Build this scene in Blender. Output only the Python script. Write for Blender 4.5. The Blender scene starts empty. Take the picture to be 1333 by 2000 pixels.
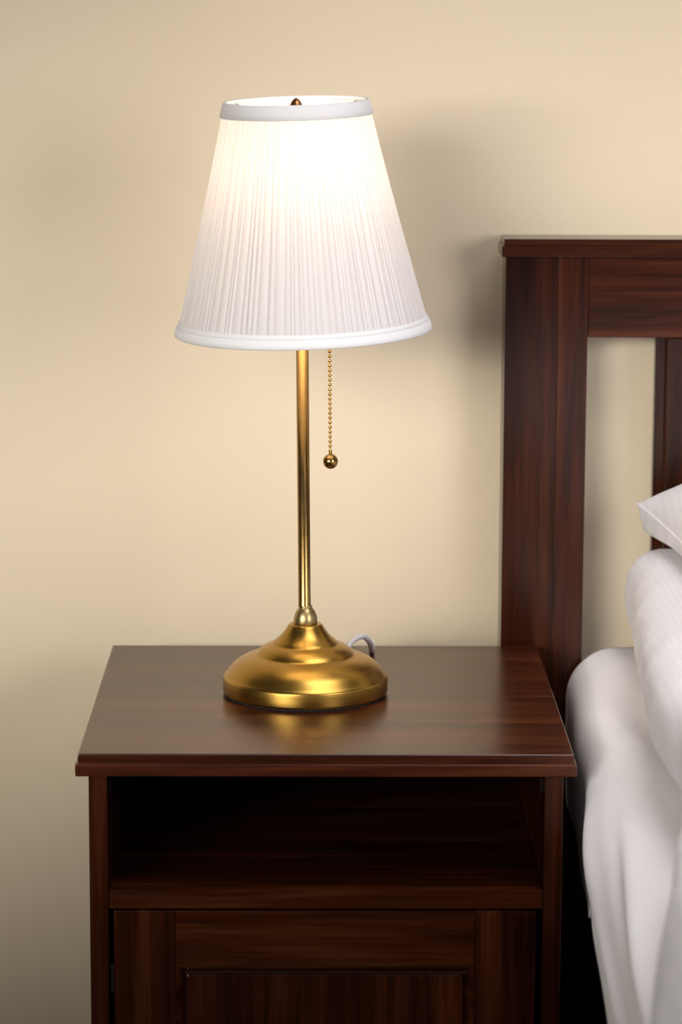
import bpy, bmesh, math, random
from mathutils import Matrix, Vector, noise
random.seed(4)
S = bpy.context.scene
C = S.collection

# ------------------------------------------------------------------ camera (world: table top is z = 0, x right, y towards the wall)
FPX = 5640.0
cam = bpy.data.cameras.new('camera'); camo = bpy.data.objects.new('camera', cam); C.objects.link(camo)
PITCH, YAW, ROLL = 0.1717, 0.0089, 0.0041
fwd = Vector((math.sin(YAW)*math.cos(PITCH), math.cos(YAW)*math.cos(PITCH), -math.sin(PITCH)))
rt = fwd.cross(Vector((0, 0, 1))).normalized(); up = rt.cross(fwd)
r2 = rt*math.cos(ROLL) + up*math.sin(ROLL); u2 = up*math.cos(ROLL) - rt*math.sin(ROLL)
M = Matrix((r2, u2, -fwd)).transposed().to_4x4()
M.translation = Vector((0.191, -2.2558, 0.5891))
camo.matrix_world = M
cam.sensor_fit = 'VERTICAL'; cam.sensor_height = 36.0; cam.lens = 36.0*FPX/2000.0
cam.clip_start = 0.05
cam.dof.use_dof = True; cam.dof.focus_distance = 2.44; cam.dof.aperture_fstop = 7.0
S.camera = camo

# ------------------------------------------------------------------ world, lights, exposure
w = bpy.data.worlds.new('world'); S.world = w; w.use_nodes = True
w.node_tree.nodes['Background'].inputs[0].default_value = (1.0, 0.97, 0.97, 1)
w.node_tree.nodes['Background'].inputs[1].default_value = 0.025

def area(name, loc, target, sx, sy, power, col, spread=180):
    l = bpy.data.lights.new(name, 'AREA'); l.shape = 'RECTANGLE'; l.size = sx; l.size_y = sy
    l.energy = power; l.color = col; l.spread = math.radians(spread)
    o = bpy.data.objects.new(name, l); C.objects.link(o)
    o.location = loc
    o.rotation_euler = (Vector(target)-Vector(loc)).to_track_quat('-Z', 'Y').to_euler()
    return o
area('window_daylight', (2.1, -2.1, 0.85), (0.2, 0.4, 0.3), 1.2, 1.1, 10.2, (1.0, 0.98, 1.03), 100)
area('left_daylight', (-1.0, -2.6, 0.90), (0.2, 0.4, 0.30), 2.6, 0.8, 1.7, (1.0, 0.975, 1.0), 31)
area('left_fill_beam', (-1.0, -2.6, 0.90), (0.2, 0.4, 0.25), 2.6, 0.5, 1.5, (1.0, 0.95, 0.90), 24)  # added narrow fill light, not a window: evens out the wall brightness
area('left_low_fill_beam', (-1.6, -2.2, 0.60), (0.1, 0.4, 0.15), 2.0, 0.3, 1.75, (1.0, 0.95, 0.88), 24)  # second added beam, no real pane: shapes how the lower wall fades
area('ceiling_bounce', (0.95, -0.75, 1.90), (0.9, -0.6, 0.0), 1.2, 1.4, 12.0, (1.0, 0.98, 1.04), 90)
BULB = 90.0

S.view_settings.view_transform = 'Standard'; S.view_settings.look = 'None'
S.view_settings.gamma = 1.0; S.view_settings.use_curve_mapping = False
S.view_settings.exposure = 0.0
S.cycles.use_denoising = True
S.cycles.max_bounces = 10; S.cycles.diffuse_bounces = 6; S.cycles.transmission_bounces = 8
S.cycles.sample_clamp_indirect = 6.0

# ------------------------------------------------------------------ materials
class NT:
    def __init__(s, name):
        s.m = bpy.data.materials.new(name); s.m.use_nodes = True
        s.t = s.m.node_tree; s.n = s.t.nodes; s.b = s.n['Principled BSDF']; s.out = s.n['Material Output']
    def add(s, t, **k):
        n = s.n.new(t)
        for a, v in k.items(): setattr(n, a, v)
        return n
    def link(s, a, b): s.t.links.new(a, b)
    def ramp(s, stops, src):
        r = s.add('ShaderNodeValToRGB'); e = r.color_ramp.elements
        while len(e) < len(stops): e.new(0.5)
        for i, (p, c) in enumerate(stops):
            e[i].position = p; e[i].color = (*c, 1)
        s.link(src, r.inputs[0]); return r
    def mapped(s, scale, rot=(0, 0, 0), loc=(0, 0, 0)):
        tc = s.add('ShaderNodeTexCoord'); mp = s.add('ShaderNodeMapping')
        mp.inputs['Scale'].default_value = scale; mp.inputs['Rotation'].default_value = rot; mp.inputs['Location'].default_value = loc
        s.link(tc.outputs['Object'], mp.inputs[0]); return mp.outputs[0]
    def noise(s, vec, scale, detail=4, rough=0.5, dist=0.0):
        n = s.add('ShaderNodeTexNoise'); n.inputs['Scale'].default_value = scale
        n.inputs['Detail'].default_value = detail; n.inputs['Roughness'].default_value = rough
        n.inputs['Distortion'].default_value = dist
        s.link(vec, n.inputs['Vector']); return n.outputs[0]
    def bump(s, h, strength, dist=0.001):
        b = s.add('ShaderNodeBump'); b.inputs['Strength'].default_value = strength; b.inputs['Distance'].default_value = dist
        s.link(h, b.inputs['Height']); s.link(b.outputs[0], s.b.inputs['Normal']); return b

def wood(name, axis, seed=0.0, tint=1.0, ro=0.0):
    """dark walnut laminate, the grain running along one axis"""
    t = NT(name)
    along, across = 1.6, 26.0
    sc = [across]*3; sc['xyz'.index(axis)] = along
    loc = (seed*3.1, seed*1.7, seed*2.3)
    v = t.mapped(tuple(sc), loc=loc)
    n1 = t.noise(v, 1.0, 6, 0.6, 1.2)
    sc2 = [130.0]*3; sc2['xyz'.index(axis)] = 3.5
    n2 = t.noise(t.mapped(tuple(sc2), loc=loc), 1.0, 3, 0.6, 0.3)
    sc3 = [420.0]*3; sc3['xyz'.index(axis)] = 14.0
    n3 = t.noise(t.mapped(tuple(sc3), loc=loc), 1.0, 2, 0.5)
    mx = t.add('ShaderNodeMath', operation='MULTIPLY_ADD'); t.link(n2, mx.inputs[0]); mx.inputs[1].default_value = 0.45
    t.link(n1, mx.inputs[2])
    m2 = t.add('ShaderNodeMath', operation='MULTIPLY_ADD'); t.link(n3, m2.inputs[0]); m2.inputs[1].default_value = 0.22
    t.link(mx.outputs[0], m2.inputs[2])
    k = tint
    r = t.ramp([(0.56, (0.0072*k, 0.0016*k, 0.0006*k)), (0.74, (0.0216*k, 0.0045*k, 0.0014*k)),
                (0.88, (0.0387*k, 0.0084*k, 0.0024*k)), (1.05 if False else 1.0, (0.0594*k, 0.0158*k, 0.0050*k))], m2.outputs[0])
    t.link(r.outputs[0], t.b.inputs['Base Color'])
    rr = t.add('ShaderNodeMapRange'); t.link(n2, rr.inputs[0]); rr.inputs[3].default_value = 0.14+ro; rr.inputs[4].default_value = 0.22+ro
    t.link(rr.outputs[0], t.b.inputs['Roughness'])
    t.b.inputs['Specular IOR Level'].default_value = 0.40
    t.bump(m2.outputs[0], 0.12, 0.0006)
    return t.m
WX = wood('walnut_grain_across', 'x'); WZ = wood('walnut_grain_upright', 'z', 2.0, 0.9)
WY = wood('walnut_grain_deep', 'y', 5.0); WX2 = wood('walnut_rail', 'x', 9.0); WZ2 = wood('walnut_light_upright', 'z', 11.0, 1.25)

def wall_mat():
    t = NT('cream_wall_paint')
    v = t.mapped((1, 1, 1))
    n = t.noise(v, 1.3, 2, 0.5)
    r = t.ramp([(0.3, (0.735, 0.610, 0.425)), (0.7, (0.765, 0.650, 0.470))], n)
    t.link(r.outputs[0], t.b.inputs['Base Color'])
    t.b.inputs['Roughness'].default_value = 0.75; t.b.inputs['Specular IOR Level'].default_value = 0.25
    n2 = t.noise(v, 160, 3, 0.6); n3 = t.noise(v, 6, 2, 0.5)
    a = t.add('ShaderNodeMath', operation='MULTIPLY_ADD'); t.link(n3, a.inputs[0]); a.inputs[1].default_value = 3.0; t.link(n2, a.inputs[2])
    t.bump(a.outputs[0], 0.15, 0.0008)
    return t.m
WALL = wall_mat()

def floor_mat():
    t = NT('dark_floor_boards')
    v = t.mapped((1.5, 14, 1))
    r = t.ramp([(0.3, (0.05, 0.028, 0.016)), (0.7, (0.11, 0.065, 0.038))], t.noise(v, 1.0, 5, 0.6, 0.8))
    t.link(r.outputs[0], t.b.inputs['Base Color']); t.b.inputs['Roughness'].default_value = 0.45
    return t.m
FLOOR = floor_mat()

def brass(name, rough, col, streak=True):
    t = NT(name)
    t.b.inputs['Metallic'].default_value = 1.0
    v = t.mapped((30, 30, 900))
    n = t.noise(v, 1.0, 3, 0.6)
    r = t.ramp([(0.3, tuple(c*0.88 for c in col)), (0.7, col)], n)
    t.link(r.outputs[0], t.b.inputs['Base Color'])
    rr = t.add('ShaderNodeMapRange'); t.link(n, rr.inputs[0]); rr.inputs[3].default_value = rough*0.85; rr.inputs[4].default_value = rough*1.2
    t.link(rr.outputs[0], t.b.inputs['Roughness'])
    if streak: t.bump(n, 0.08, 0.0003)
    return t.m
BRASS = brass('brushed_brass', 0.30, (0.47, 0.275, 0.055))
BRASS_POLE = brass('brass_tube', 0.24, (0.42, 0.255, 0.085), False)
BRASS_NECK = brass('pale_brass', 0.36, (0.50, 0.37, 0.17))
BRASS_SHINY = brass('polished_brass', 0.16, (0.74, 0.46, 0.13), False)

def plain(name, col, rough=0.5, metal=0.0):
    t = NT(name); v = t.mapped((1, 1, 1))
    n = t.noise(v, 90, 2)
    r = t.ramp([(0.3, tuple(c*0.93 for c in col)), (0.7, col)], n)
    t.link(r.outputs[0], t.b.inputs['Base Color'])
    t.b.inputs['Roughness'].default_value = rough; t.b.inputs['Metallic'].default_value = metal
    return t.m
CORD = plain('white_cord_plastic', (0.82, 0.82, 0.82), 0.35)
FELT = plain('black_foot_pad', (0.012, 0.010, 0.009), 0.9)
STEEL = plain('steel', (0.55, 0.54, 0.52), 0.3, 1.0)
DULL = plain('dull_fitting_metal', (0.05, 0.045, 0.042), 0.45, 1.0)
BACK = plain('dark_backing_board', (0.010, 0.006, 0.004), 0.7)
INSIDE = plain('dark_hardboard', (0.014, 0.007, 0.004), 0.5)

def shade_mat(name, trans, col, tcol):
    t = NT(name)
    t.n.remove(t.b)
    d = t.add('ShaderNodeBsdfDiffuse'); tr = t.add('ShaderNodeBsdfTranslucent'); mix = t.add('ShaderNodeMixShader')
    at = t.add('ShaderNodeAttribute', attribute_name='fold')
    v = t.mapped((900, 900, 900))
    n = t.noise(v, 1.0, 2)
    bp = t.add('ShaderNodeBump'); bp.inputs['Strength'].default_value = 0.15; bp.inputs['Distance'].default_value = 0.0003
    t.link(n, bp.inputs['Height']); t.link(bp.outputs[0], d.inputs['Normal'])
    d.inputs['Color'].default_value = (*col, 1)
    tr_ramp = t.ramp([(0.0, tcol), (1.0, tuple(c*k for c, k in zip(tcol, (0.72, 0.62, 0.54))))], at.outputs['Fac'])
    t.link(tr_ramp.outputs[0], tr.inputs['Color'])
    mix.inputs[0].default_value = trans
    t.link(d.outputs[0], mix.inputs[1]); t.link(tr.outputs[0], mix.inputs[2]); t.link(mix.outputs[0], t.out.inputs[0])
    return t.m
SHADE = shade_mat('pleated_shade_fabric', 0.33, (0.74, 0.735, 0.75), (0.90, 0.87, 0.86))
BAND = shade_mat('shade_binding_tape', 0.10, (0.83, 0.82, 0.81), (0.85, 0.80, 0.74))

def glow(name, col, s):
    t = NT(name); t.b.inputs['Base Color'].default_value = (0.9, 0.9, 0.9, 1)
    n = t.noise(t.mapped((1, 1, 1)), 30, 1)
    r = t.ramp([(0.0, tuple(c*0.98 for c in col)), (1.0, col)], n)
    t.link(r.outputs[0], t.b.inputs['Emission Color']); t.b.inputs['Emission Strength'].default_value = s
    return t.m
GLOW = glow('lit_bulb_glass', (1.0, 0.83, 0.64), BULB)

def cloth(name, col, stripes=0.0, wrinkle=0.3):
    t = NT(name)
    t.b.inputs['Roughness'].default_value = 0.85; t.b.inputs['Specular IOR Level'].default_value = 0.2
    t.b.inputs['Sheen Weight'].default_value = 0.15
    v = t.mapped((1, 1, 1))
    weave = t.noise(v, 1400, 1)
    soft = t.noise(v, 16, 4, 0.55, 0.6)
    a = t.add('ShaderNodeMath', operation='MULTIPLY_ADD'); t.link(soft, a.inputs[0]); a.inputs[1].default_value = 6*wrinkle; t.link(weave, a.inputs[2])
    h = a.outputs[0]
    if stripes:
        sx = t.add('ShaderNodeTexWave', wave_type='BANDS', bands_direction='X'); sx.inputs['Scale'].default_value = stripes
        sx.inputs['Distortion'].default_value = 0.6; sx.inputs['Detail'].default_value = 1.0
        t.link(v, sx.inputs['Vector'])
        r = t.ramp([(0.35, tuple(c*0.955 for c in col)), (0.65, col)], sx.outputs[1])
        t.link(r.outputs[0], t.b.inputs['Base Color'])
        rr = t.add('ShaderNodeMapRange'); t.link(sx.outputs[1], rr.inputs[0]); rr.inputs[3].default_value = 0.85; rr.inputs[4].default_value = 0.5
        t.link(rr.outputs[0], t.b.inputs['Roughness'])
    else:
        r = t.ramp([(0.3, tuple(c*0.975 for c in col)), (0.7, col)], soft)
        t.link(r.outputs[0], t.b.inputs['Base Color'])
    t.bump(h, 0.35, 0.0009)
    return t.m
SHEET = cloth('white_cotton_sheet', (0.86, 0.84, 0.85), 0, 0.25)
DUVET = cloth('white_satin_stripe_cotton', (0.82, 0.80, 0.82), 55.0, 0.9)
PILLOW = cloth('white_pillowcase_cotton', (0.84, 0.82, 0.84), 55.0, 0.9)
MATT = cloth('mattress_ticking', (0.62, 0.61, 0.64), 0, 0.2)

# ------------------------------------------------------------------ helpers
def box(bm, x0, x1, y0, y1, z0, z1, bev=0.0, seg=2):
    g = bmesh.ops.create_cube(bm, size=1.0)
    for v in g['verts']:
        v.co = Vector(((x0+x1)/2+v.co.x*(x1-x0), (y0+y1)/2+v.co.y*(y1-y0), (z0+z1)/2+v.co.z*(z1-z0)))
    if bev:
        es = list({e for v in g['verts'] for e in v.link_edges})
        bmesh.ops.bevel(bm, geom=es, offset=bev, segments=seg, profile=0.5, affect='EDGES', clamp_overlap=True)
    return bm
def bx(*a, **k): return box(bmesh.new(), *a, **k)

def obj(name, bm, mat, parent=None, smooth=False, M=None):
    if M is not None: bmesh.ops.transform(bm, matrix=M, verts=bm.verts)
    me = bpy.data.meshes.new(name)
    bmesh.ops.recalc_face_normals(bm, faces=bm.faces)
    bm.to_mesh(me); bm.free()
    me.materials.append(mat)
    if smooth:
        for p in me.polygons: p.use_smooth = True
    o = bpy.data.objects.new(name, me); C.objects.link(o)
    if parent is not None: adopt(o, parent)
    return o
def adopt(o, parent):
    m = parent.matrix_world.copy() if parent.parent is None else parent.matrix_world.copy()
    o.parent = parent
    o.matrix_parent_inverse = world_of(parent).inverted()
def world_of(o):
    m = Matrix.Translation(o.location) if o.type == 'EMPTY' else Matrix.Identity(4)
    return m
def thing(name, label, cat, loc):
    o = bpy.data.objects.new(name, None); C.objects.link(o); o.location = loc; o.empty_display_size = 0.05
    o['label'] = label; o['category'] = cat
    return o
def tag(o, label, cat):
    o['label'] = label; o['category'] = cat; return o
def struct(o): o['kind'] = 'structure'; return o

def lathe(profile, seg=96, bm=None):
    bm = bm or bmesh.new(); rings = []
    for r, z in profile:
        if r < 1e-6: rings.append([bm.verts.new((0, 0, z))])
        else: rings.append([bm.verts.new((r*math.cos(2*math.pi*i/seg), r*math.sin(2*math.pi*i/seg), z)) for i in range(seg)])
    for a, b in zip(rings, rings[1:]):
        for i in range(seg):
            j = (i+1) % seg
            if len(a) == 1 and len(b) == 1: continue
            if len(a) == 1: bm.faces.new((a[0], b[i], b[j]))
            elif len(b) == 1: bm.faces.new((a[i], a[j], b[0]))
            else: bm.faces.new((a[i], a[j], b[j], b[i]))
    return bm
def crom(pts, n):
    out = []
    P = [Vector(p) for p in pts]; P = [2*P[0]-P[1]] + P + [2*P[-1]-P[-2]]
    for i in range(1, len(P)-2):
        a, b, c, d = P[i-1:i+3]
        for k in range(n):
            t = k/n
            out.append(0.5*((2*b)+(c-a)*t+(2*a-5*b+4*c-d)*t*t+(3*b-a-3*c+d)*t**3))
    out.append(P[-2]); return out
def tube(pts, r, seg=12, bm=None, n=8):
    bm = bm or bmesh.new(); P = crom(pts, n); rings = []
    nrm = Vector((0, 0, 1))
    for i, p in enumerate(P):
        t = (P[min(i+1, len(P)-1)]-P[max(i-1, 0)]).normalized()
        if abs(t.dot(nrm)) > 0.95: nrm = Vector((1, 0, 0))
        s = t.cross(nrm).normalized(); u = s.cross(t).normalized(); nrm = u
        rings.append([bm.verts.new(p+(s*math.cos(2*math.pi*k/seg)+u*math.sin(2*math.pi*k/seg))*r) for k in range(seg)])
    for a, b in zip(rings, rings[1:]):
        for k in range(seg): bm.faces.new((a[k], a[(k+1) % seg], b[(k+1) % seg], b[k]))
    bm.faces.new(rings[0][::-1]); bm.faces.new(rings[-1]); return bm
def sphere(bm, c, r, seg=16, scale=(1, 1, 1)):
    g = bmesh.ops.create_uvsphere(bm, u_segments=seg, v_segments=max(6, seg*2//3), radius=r)
    for v in g['verts']: v.co = Vector((v.co.x*scale[0], v.co.y*scale[1], v.co.z*scale[2])) + Vector(c)
def grid(nu, nv, f, closed_u=False):
    bm = bmesh.new()
    V = [[bm.verts.new(f(i/(nu-1) if not closed_u else i/nu, j/(nv-1))) for i in range(nu)] for j in range(nv)]
    for j in range(nv-1):
        for i in range(nu if closed_u else nu-1):
            k = (i+1) % nu
            bm.faces.new((V[j][i], V[j][k], V[j+1][k], V[j+1][i]))
    return bm
def sstep(a, b, x):
    t = max(0.0, min(1.0, (x-a)/(b-a))); return t*t*(3-2*t)
def lerp(a, b, t): return a+(b-a)*t

# ------------------------------------------------------------------ room
FZ = -0.60; WY_ = 0.478
struct(obj('wall_back', bx(-2.4, 3.0, WY_, WY_+0.12, FZ, 2.0), WALL))
struct(obj('floor', bx(-2.4, 3.0, -2.9, WY_, FZ-0.1, FZ), FLOOR))

# ------------------------------------------------------------------ nightstand
D = 0.405; W = 0.40
ns = thing('nightstand', 'dark walnut bedside cabinet with moulded top, open shelf and panelled door', 'nightstand', (0.2, 0.2, FZ))
b = bx(-0.0022, W+0.0022, -0.0022, D, -0.0184, -0.0078, bev=0.0013, seg=4)
box(b, 0.0, W, 0.0, D-0.0003, -0.0092, 0.0, bev=0.0012, seg=3)
obj('tabletop', b, wood('walnut_tabletop', 'x', 3.0, 1.5, 0.07), ns)
for x0, x1 in ((0.0084, 0.0233), (0.3767, 0.3916)):
    obj('side_panel', bx(x0, x1, 0.0, D-0.003, FZ, -0.0184, bev=0.0006), WZ, ns)
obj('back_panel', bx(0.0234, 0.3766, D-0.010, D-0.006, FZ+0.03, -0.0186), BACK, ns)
obj('shelf', bx(0.0236, 0.3764, 0.002, D-0.011, -0.1298, -0.1146, bev=0.0006), WX2, ns)
obj('bottom_panel', bx(0.0236, 0.3764, 0.022, D-0.011, -0.560, -0.545), WX2, ns)
obj('plinth', bx(0.0236, 0.3764, 0.012, 0.021, FZ, -0.545, bev=0.0006), WX2, ns)
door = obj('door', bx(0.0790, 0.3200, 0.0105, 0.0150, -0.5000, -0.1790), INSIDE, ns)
DX0, DX1, DT, DB = 0.0277, 0.3712, -0.1316, -0.5420
SI0, SI1, RT = 0.0777, 0.3212, -0.1784
for x0, x1 in ((DX0, SI0-0.0003), (SI1+0.0003, DX1)):
    obj('stile', bx(x0, x1, 0.001, 0.019, DB, DT, bev=0.0007), WZ, door)
obj('rail', bx(SI0+0.0001, SI1-0.0001, 0.0014, 0.019, RT, DT-0.0002, bev=0.0005), WX2, door)
obj('rail', bx(SI0+0.0001, SI1-0.0001, 0.0014, 0.019, DB, DB+0.052, bev=0.0005), WX2, door)
# sloping moulding round the field panel
def moulding():
    bm = bmesh.new()
    o = [(SI0, RT), (SI1, RT), (SI1, DB+0.052), (SI0, DB+0.052)]
    def ring(inset, y):
        sx = (1, -1, -1, 1); sz = (-1, -1, 1, 1)
        return [bm.verts.new((x+inset*sx[i], y, z+inset*sz[i])) for i, (x, z) in enumerate(o)]
    R = [ring(0.0, 0.0150), ring(0.0, 0.0028), ring(0.0020, 0.0034), ring(0.0045, 0.0060), ring(0.0068, 0.0100), ring(0.0078, 0.0105), ring(0.0078, 0.0150)]
    for a, c in zip(R, R[1:]):
        for i in range(4): bm.faces.new((a[i], a[(i+1) % 4], c[(i+1) % 4], c[i]))
    return bm
obj('moulding', moulding(), WX2, door)
obj('field_panel', bx(SI0+0.0081, SI1-0.0081, 0.0060, 0.0103, DB+0.0605, RT-0.0082, bev=0.0022, seg=3), wood('walnut_field_panel', 'z', 21.0), door)
for z in (-0.1905, -0.470):
    h = bx(0.0238, 0.0276, 0.004, 0.012, z-0.012, z+0.012, bev=0.0008)
    obj('hinge', h, DULL, door)
for x in (0.0242, 0.3758):
    s_ = 1 if x < 0.2 else -1
    c = bx(x-0.0006, x+0.0006, 0.020, 0.026, -0.036, -0.026, bev=0.0003)
    sphere(c, (x+0.0004*s_, 0.023, -0.031), 0.0032, 14, (0.3, 1, 1))
    obj('fastener', c, DULL, ns)

# ------------------------------------------------------------------ bed frame with slatted headboard
P = 0.4181
bed = thing('bed', 'dark walnut bed with slatted headboard with a ledged cap against the wall', 'bed', (1.15, -0.6, FZ))
HX1 = 1.95
c = bx(0.3625, HX1+0.004, P-0.008, P+0.050, 0.3659, 0.3762, bev=0.0009, seg=3)
box(c, 0.3645, HX1+0.002, P-0.0055, P+0.0495, 0.3755, 0.3825, bev=0.0012, seg=3)
obj('cap_rail', c, wood('walnut_cap', 'x', 31.0), bed)
for a, bb, mm in ((0.3667, 0.4157, WZ), (0.4158, 0.4438, WZ2), (HX1-0.0771, HX1-0.0491, WZ2), (HX1-0.049, HX1, WZ)):
    obj('post', bx(a, bb, P, P+0.045, FZ, 0.3657, bev=0.0005), mm, bed)
obj('headboard_rail', bx(0.4440, HX1-0.0773, P+0.0030, P+0.040, 0.2905, 0.3657, bev=0.0008), wood('walnut_head_rail', 'x', 41.0, 1.5), bed)
obj('headboard_rail', bx(0.4440, HX1-0.0773, P+0.0030, P+0.040, -0.20, -0.12, bev=0.0008), WX2, bed)
x = 0.5095
while x < HX1-0.16:
    s_ = bx(x, x+0.098, P+0.016, P+0.030, -0.1205, 0.2903, bev=0.0006)
    box(s_, x+0.0095, x+0.0885, P+0.007, P+0.0165, -0.1205, 0.2903, bev=0.0015)
    obj('slat', s_, WZ, bed)
    x += 0.164
for x0 in (0.440, HX1-0.082):
    obj('side_rail', bx(x0, x0+0.022, -1.62, P-0.0005, -0.43, -0.2530, bev=0.001), wood('walnut_side_rail', 'y', 51.0), bed)
obj('footboard', bx(0.40, HX1-0.03, -1.665, -1.6205, -0.50, -0.12, bev=0.002), WX2, bed)
for x0 in (0.40, HX1-0.075):
    obj('leg', bx(x0, x0+0.045, -1.664, -1.6215, FZ, -0.501, bev=0.001), WZ, bed)
for y0 in (-1.4, -1.0, -0.6, -0.2, 0.2):
    obj('bed_slat', bx(0.4625, HX1-0.0825, y0, y0+0.07, -0.27, -0.2525, bev=0.001), WX2, bed)

# ------------------------------------------------------------------ mattress, sheet, duvet, pillow
m = obj('mattress', bx(0.4550, 1.865, -1.60, 0.405, -0.2515, -0.009, bev=0.035, seg=5), MATT, smooth=True)
tag(m, 'thick pale mattress lying on the bed frame under the white sheet', 'mattress')

def sheet_pt(u, v):
    y = lerp(0.408, -1.45, v**1.15)
    front = sstep(0.12, -0.16, y)                    # 0 beside the nightstand, 1 in front of it
    xe = lerp(lerp(0.4265, 0.4165, sstep(0.36, 0.12, y)), 0.4035, front) + 0.010*sstep(-0.40, -0.70, y)
    a = lerp(lerp(0.060, 0.048, sstep(0.36, 0.12, y)), 0.068, front); bq = lerp(0.050, 0.060, front)
    L = min(0.26, lerp(0.025, 0.100, sstep(-0.03, 0.06, y)) + 0.25*max(0.0, -0.08-y))
    flat = 0.62 - (xe+a); arc = 0.5*math.pi*(a+bq)/2
    tot = flat+arc+L; s = u*tot
    z0 = 0.003
    if s < flat:
        x = 0.62 - s; z = z0 - 0.006*(s/flat)**2
        k = 0.0
    elif s < flat+arc:
        t = (s-flat)/arc*math.pi/2
        ex = 0.86
        x = xe+a - a*math.sin(t)**ex; z = z0-0.006-bq*(1-math.cos(t)**ex) if t < math.pi/2-1e-4 else z0-0.006-bq
        k = t/(math.pi/2)
    else:
        d = s-flat-arc
        x = xe + 0.010*sstep(0.0, 0.20, d); z = z0-0.006-bq-d
        k = 1.0
    # long folds that run with the hem
    q = s-flat + 0.16*y
    amp = 0.0045*front*sstep(0.1, 1.0, k)
    x -= amp*math.sin(q*2*math.pi/0.062+0.7) + 0.35*amp*math.sin(q*2*math.pi/0.034+y*1.5)
    z += 0.0022*math.sin((x*1.7+y*0.35)*42)*(1-k*0.5)*sstep(0.5, 0.45, x) 
    n = noise.noise(Vector((x*9, y*5, z*9)))
    x -= 0.004*n*k; z += 0.0025*n*(1-k)
    return Vector((x, y, z))
sb = grid(110, 220, sheet_pt)
sh = obj('bed_sheet', sb, SHEET, smooth=True)
tag(sh, 'plain white cotton sheet draped over the mattress edge beside the nightstand', 'sheet')
so = sh.modifiers.new('thickness', 'SOLIDIFY'); so.thickness = 0.0022; so.offset = -1

def duvet_bm():
    x0, x1, y0, y1, z0, z1 = 0.478, 1.84, -1.30, 0.402, 0.011, 0.104
    # closed ring profile in (x,z) swept along y, with rounded ends
    nu, nv = 150, 150
    def f(u, v):
        y = lerp(y1, y0, v)
        e = min(v, 1-v)
        # cross profile
        hw = (x1-x0)/2; hz = (z1-z0)/2; cx = (x0+x1)/2; cz = (z0+z1)/2
        per = u*2*math.pi
        # stadium: dense at left edge
        t = math.pi + (per-math.pi)
        t = per - 0.75*math.sin(2*per)*0.5
        co, si = math.cos(t), math.sin(t)
        r = 0.055
        px = cx + (hw-r)*math.copysign(min(1, abs(co)*3.0), co) + r*math.copysign(abs(co)**0.9, co)
        pz = cz + hz*math.copysign(abs(si)**0.62, si)
        ry = 0.045
        dy = e*(y1-y0)
        kk = math.sqrt(max(0, 1-(1-min(1, dy/ry))**2))
        pz = cz-(hz*0.25)*(1-kk) + (pz-cz)*(0.08+0.92*kk)
        px += (0.014*(1-kk))*(1 if px < cx else -1)
        n1 = noise.noise(Vector((px*7, y*6, pz*11+3))); n2 = noise.noise(Vector((px*19+5, y*15, pz*26)))
        wr = math.sin(y*58+px*30+4*n1)
        left = sstep(0.56, 0.49, px)
        px -= left*(0.026*sstep(0.36, -0.15, y) + 0.22*max(0.0, min(0.45, -0.35-y)))
        pz -= sstep(0.410, 0.365, px)*0.10*sstep(-0.35, -0.62, y)
        px += left*(0.005*n1+0.0022*n2+0.0010*wr)
        pz += sstep(0.0, 0.7, si)*((0.005*n1+0.003*n2)*kk + 0.0010*wr*left)
        return Vector((px, y, pz))
    bm = grid(nu, nv, f, closed_u=True)
    bmesh.ops.holes_fill(bm, edges=[e for e in bm.edges if e.is_boundary], sides=0)
    return bm
dv = obj('duvet', duvet_bm(), DUVET, smooth=True)
tag(dv, 'thick white striped duvet lying along the bed beneath the pillow', 'duvet')

def pillow_bm():
    n = 90; a, b_, T = 0.35, 0.24, 0.075
    bm = bmesh.new()
    def pt(i, j, sgn):
        u = math.sin((i/n-0.5)*math.pi); v = math.sin((j/n-0.5)*math.pi)
        x = a*u*(1-0.085*(1-v*v)); y = b_*v*(1-0.07*(1-u*u))
        th = T*max(0.0, (1-u**6)*(1-v**6))**0.5
        droop = -0.014*(1-u*u*v*v)
        X, Y = x+0.842, y+0.158
        nn = noise.noise(Vector((X*12, Y*12, sgn*3))); n2 = noise.noise(Vector((X*30, Y*30, 7+sgn)))
        edge = 1-max(0.0, (1-u*u)*(1-v*v))**0.5
        if sgn > 0: z = T*1.22*max(0.0, (1-u**4)*(1-v**4))**0.52 + droop + (0.005*nn+0.003*n2)*(1-edge**4)
        else: z = -T*1.1*max(0.0, (1-u**10)*(1-v**10))**0.36 + droop
        # underside settles flat on the duvet
        Z = z+0.137
        if sgn < 0: Z = max(Z, 0.1135+0.001*nn)
        return (X, Y, Z)
    top = [[bm.verts.new(pt(i, j, 1)) for i in range(n+1)] for j in range(n+1)]
    bot = [[None]*(n+1) for _ in range(n+1)]
    for j in range(n+1):
        for i in range(n+1):
            bot[j][i] = top[j][i] if i in (0, n) or j in (0, n) else bm.verts.new(pt(i, j, -1))
    for j in range(n):
        for i in range(n):
            bm.faces.new((top[j][i], top[j][i+1], top[j+1][i+1], top[j+1][i]))
            bm.faces.new((bot[j][i], bot[j+1][i], bot[j+1][i+1], bot[j][i+1]))
    # piped seam
    loop = [top[0][i].co.copy() for i in range(0, n+1)] + [top[j][n].co.copy() for j in range(1, n+1)] + \
           [top[n][i].co.copy() for i in range(n-1, -1, -1)] + [top[j][0].co.copy() for j in range(n-1, -1, -1)]
    return bm, loop
pb, loop = pillow_bm()
pl = obj('pillow', pb, PILLOW, smooth=True)
tag(pl, 'plump white striped pillow with a seamed edge resting on the duvet', 'pillow')
sm_ = obj('seam', tube(loop[::3]+[loop[-1]], 0.0016, 8, n=3), PILLOW, None, True)
sm_.parent = pl

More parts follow.
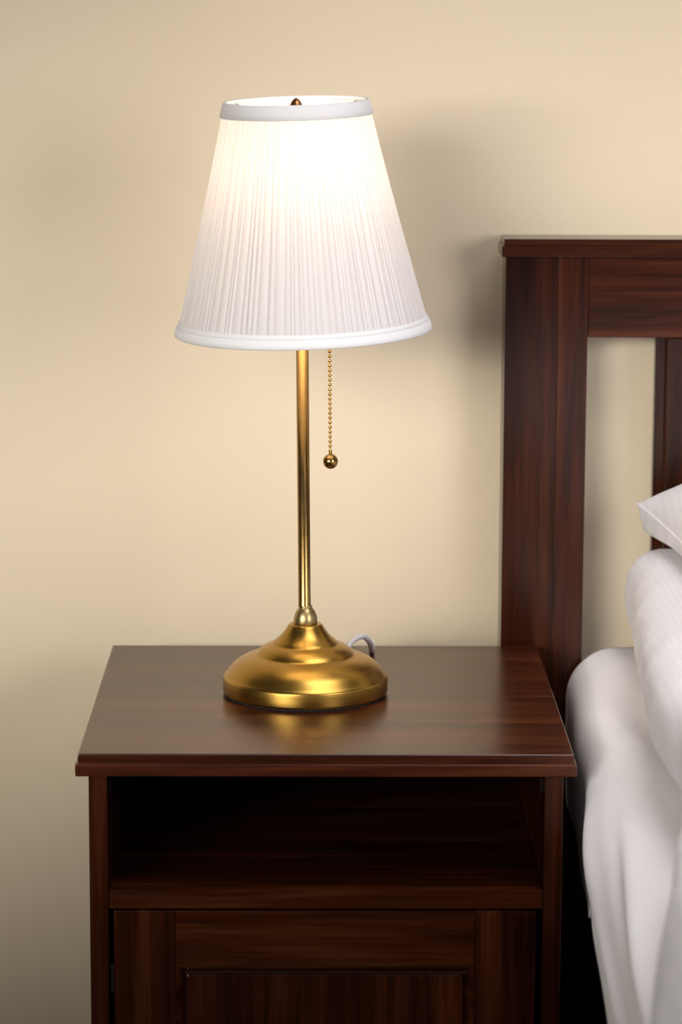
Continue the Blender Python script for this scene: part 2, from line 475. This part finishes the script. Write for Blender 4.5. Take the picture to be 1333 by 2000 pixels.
# ------------------------------------------------------------------ table lamp
LX, LY = 0.1823, 0.2118
lamp = thing('table_lamp', 'lit brass table lamp with white pleated shade standing on the nightstand', 'lamp', (LX, LY, 0))
L = Matrix.Translation((LX, LY, 0))
LEAN = L @ Matrix.Rotation(math.radians(-0.6), 4, 'Y')
obj('foot_pad', lathe([(0, 0.0002), (0.0700, 0.0002), (0.0705, 0.0026), (0, 0.0026)], 96), FELT, lamp, M=L)
prof = [(0.0, 0.0018), (0.0700, 0.0018), (0.0719, 0.0026), (0.0722, 0.0040), (0.0722, 0.0148), (0.0717, 0.0163), (0.0702, 0.0176),
        (0.0690, 0.0190), (0.0668, 0.0222), (0.0635, 0.0258), (0.0590, 0.0294), (0.0535, 0.0324), (0.0480, 0.0345), (0.0440, 0.0355),
        (0.0428, 0.0361), (0.0420, 0.0372), (0.0402, 0.0392), (0.0370, 0.0418), (0.0330, 0.0438), (0.0297, 0.0449), (0.0288, 0.0454),
        (0.0280, 0.0464), (0.0262, 0.0480), (0.0232, 0.0504), (0.0200, 0.0538), (0.0174, 0.0573), (0.0156, 0.0600), (0.0147, 0.0616),
        (0.0138, 0.0624), (0.0120, 0.0627), (0.0104, 0.0620), (0.0, 0.0620)]
bo = obj('base', lathe(prof, 144), BRASS, lamp, True, M=L)
obj('neck', lathe([(0, 0.0610), (0.0100, 0.0612), (0.0104, 0.0640), (0.0102, 0.0672), (0.0094, 0.0705), (0.0082, 0.0733), (0.0068, 0.0755),
                   (0.0059, 0.0764), (0.0058, 0.0772), (0.0060, 0.0778), (0.0058, 0.0785), (0, 0.0788)], 64), BRASS_NECK, lamp, True, M=L)
obj('pole', lathe([(0, 0.0780), (0.0056, 0.0781), (0.0057, 0.0786), (0.0054, 0.0792), (0.0054, 0.3600), (0, 0.3601)], 48), BRASS_POLE, lamp, True, M=LEAN)
# socket, bulb, shade carrier
obj('socket', lathe([(0, 0.358), (0.0075, 0.359), (0.013, 0.364), (0.0145, 0.368), (0.0145, 0.398), (0.0135, 0.402), (0, 0.402)], 48), BRASS_POLE, lamp, True, M=LEAN)
bz = 0.438
obj('bulb_collar', lathe([(0, 0.4021), (0.0125, 0.4022), (0.0135, 0.407), (0.0200, 0.416), (0.0265, 0.4255), (0.0288, 0.4310), (0.0284, 0.4315), (0, 0.4316)], 40), plain('white_bulb_collar', (0.75, 0.74, 0.72), 0.5), lamp, True, M=LEAN)
bulb = [(0, 0.4318)] + [(0.029*math.sin(t), bz-0.029*math.cos(t)) for t in [math.pi*(0.43+0.57*k/16) for k in range(17)]]
obj('bulb', lathe([(r if r > 1e-5 else 0, z) for r, z in bulb], 40), GLOW, lamp, True, M=LEAN)

SM = Matrix.Translation((LX-0.0023, LY, 0.3185)) @ Matrix.Rotation(math.radians(-1.9), 4, 'Y') @ Matrix.Rotation(math.radians(2.0), 4, 'X')
H_ = 0.1965; RB, RTp = 0.1082, 0.0605
car = tube([(0.012, 0, 0.378), (0.030, 0, 0.392), (0.036, 0, 0.430), (0.030, 0, 0.480), (0.004, 0, 0.505)], 0.0010, 8)
tube([(-0.012, 0, 0.378), (-0.030, 0, 0.392), (-0.036, 0, 0.430), (-0.030, 0, 0.480), (-0.004, 0, 0.505)], 0.0010, 8, car)
obj('harp', car, BRASS_POLE, lamp, True, M=LEAN)
sp = bmesh.new()
for k in range(3):
    an = math.radians(30+120*k)
    tube([(0.004*math.cos(an), 0.004*math.sin(an), H_-0.014), (0.03*math.cos(an), 0.03*math.sin(an), H_-0.014), ((RTp-0.0015)*math.cos(an), (RTp-0.0015)*math.sin(an), H_-0.004)], 0.0009, 8, sp)
lathe([(0, H_-0.016), (0.007, H_-0.016), (0.007, H_-0.0125), (0, H_-0.0125)], 24, sp)
obj('shade_carrier', sp, BRASS_POLE, lamp, False, M=SM)
obj('finial', lathe([(0, H_-0.013), (0.0060, H_-0.0128), (0.0066, H_-0.009), (0.0060, H_-0.0050), (0.0040, H_-0.0008), (0.0012, H_+0.0018), (0, H_+0.0022)], 24),
    brass('copper_toned_finial', 0.3, (0.45, 0.20, 0.08), False), lamp, True, M=SM)

# gathered pleats: irregular widths, each pleat a soft ridge and a crease
rnd = random.Random(12)
NP = 118
wd = []
for k in range(NP):
    wd.append(rnd.choice((0.55, 0.7, 0.85, 1.0, 1.15, 1.7)))
tot = sum(wd); edges = [0]
for q in wd: edges.append(edges[-1]+q/tot)
SUB = 10
cols = []
for k in range(NP):
    dep = rnd.uniform(0.55, 1.15)*min(1.2, wd[k]+0.25); sk = rnd.uniform(0.35, 0.65); ph = rnd.uniform(-1, 1)
    for i in range(SUB):
        t = i/SUB
        tt = t**(math.log(0.5)/math.log(sk))
        hgt = math.sin(math.pi*tt)**0.6 if tt > 0 else 0
        cols.append((lerp(edges[k], edges[k+1], t), hgt*dep, dep, ph, (1-hgt)))
NV = 26
bm = bmesh.new(); fold = bm.verts.layers.float.new('fold')
rings = []
for j in range(NV+1):
    v = j/NV; z = H_*(0.040+0.915*v)
    R = lerp(RB, RTp, z/H_) - 0.0012*math.sin(math.pi*v)
    row = []
    for (u, hg, dep, ph, cr) in cols:
        a = 2*math.pi*(u + 0.0007*ph*math.sin(v*math.pi))
        amp = lerp(0.00165, 0.00125, v)*(0.55+0.45*math.sin(math.pi*min(1, v*1.15+0.05)))
        r = R + amp*(hg-0.6)
        vv = bm.verts.new((r*math.cos(a), r*math.sin(a), z))
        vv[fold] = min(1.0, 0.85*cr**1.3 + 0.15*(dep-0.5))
        row.append(vv)
    rings.append(row)
n = len(cols)
for a, b2 in zip(rings, rings[1:]):
    for i in range(n): bm.faces.new((a[i], a[(i+1) % n], b2[(i+1) % n], b2[i]))
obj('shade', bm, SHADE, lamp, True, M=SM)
# smooth lining inside
obj('shade_lining', lathe([(RB-0.0030, 0.004), (RTp-0.0030, H_-0.004)], 120), shade_mat('shade_lining_film', 0.56, (0.9, 0.89, 0.87), (0.96, 0.94, 0.90)), lamp, True, M=SM)
def R_at(z): return lerp(RB, RTp, z/H_)
def band(z0, z1, thick, inner=True):
    pr = [(R_at(z0)-0.0015, z0), (R_at(z0)+thick*0.6, z0), (R_at(z0)+thick, z0+0.0008), (R_at((z0+z1)/2)+thick*1.05, (z0+z1)/2),
          (R_at(z1)+thick, z1-0.0008), (R_at(z1)+thick*0.6, z1), (R_at(z1)-0.0015, z1), (R_at(z0)-0.0015, z0)]
    return lathe(pr, 160)
obj('top_band', band(H_-0.0125, H_, 0.0017), BAND, lamp, True, M=SM)
obj('bottom_band', band(0.0, 0.0082, 0.0026), BAND, lamp, True, M=SM)
obj('bottom_braid', band(0.0080, 0.0120, 0.0014), BAND, lamp, True, M=SM)

# beaded pull chain
CH = L
ch = bmesh.new(); zc = 0.2155; k = 0
while zc < 0.372:
    t = (zc-0.206)/0.0996
    xx = 0.0212-0.0009*t
    if zc > 0.36: xx -= (zc-0.36)*0.55
    sphere(ch, (xx, -0.004, zc), 0.00162, 12)
    tube([(xx, -0.004, zc), (xx-0.0001, -0.004, zc+0.0041)], 0.00042, 6, ch, n=1)
    zc += 0.0041
chain = obj('pull_chain', ch, BRASS_SHINY, lamp, True, M=CH)
kb = bmesh.new(); sphere(kb, (0.0213, -0.004, 0.2062), 0.0065, 40)
lathe_b = lathe([(0, 0.2118), (0.0016, 0.2122), (0.0013, 0.2148), (0, 0.2150)], 16)
bmesh.ops.translate(lathe_b, verts=lathe_b.verts, vec=(0.0213, -0.004, 0))
tmp = bpy.data.meshes.new('t'); lathe_b.to_mesh(tmp); lathe_b.free(); kb.from_mesh(tmp); bpy.data.meshes.remove(tmp)
obj('pull_knob', kb, brass('antique_brass_ball', 0.22, (0.46, 0.28, 0.09), False), chain, True, M=CH)
# flex leaving the back of the base
obj('power_cord', tube([(0.212, 0.2720, 0.006), (0.2165, 0.2830, 0.0170), (0.2235, 0.2950, 0.0275), (0.2335, 0.3080, 0.0300), (0.2405, 0.3240, 0.0215),
                        (0.2430, 0.3500, 0.0080), (0.2438, 0.3800, 0.0032), (0.2440, 0.4020, 0.0034), (0.2440, 0.4110, -0.006), (0.2440, 0.4125, -0.06),
                        (0.2420, 0.4140, -0.30), (0.2400, 0.4200, -0.592)], 0.0027, 14, n=10), CORD, lamp, True)
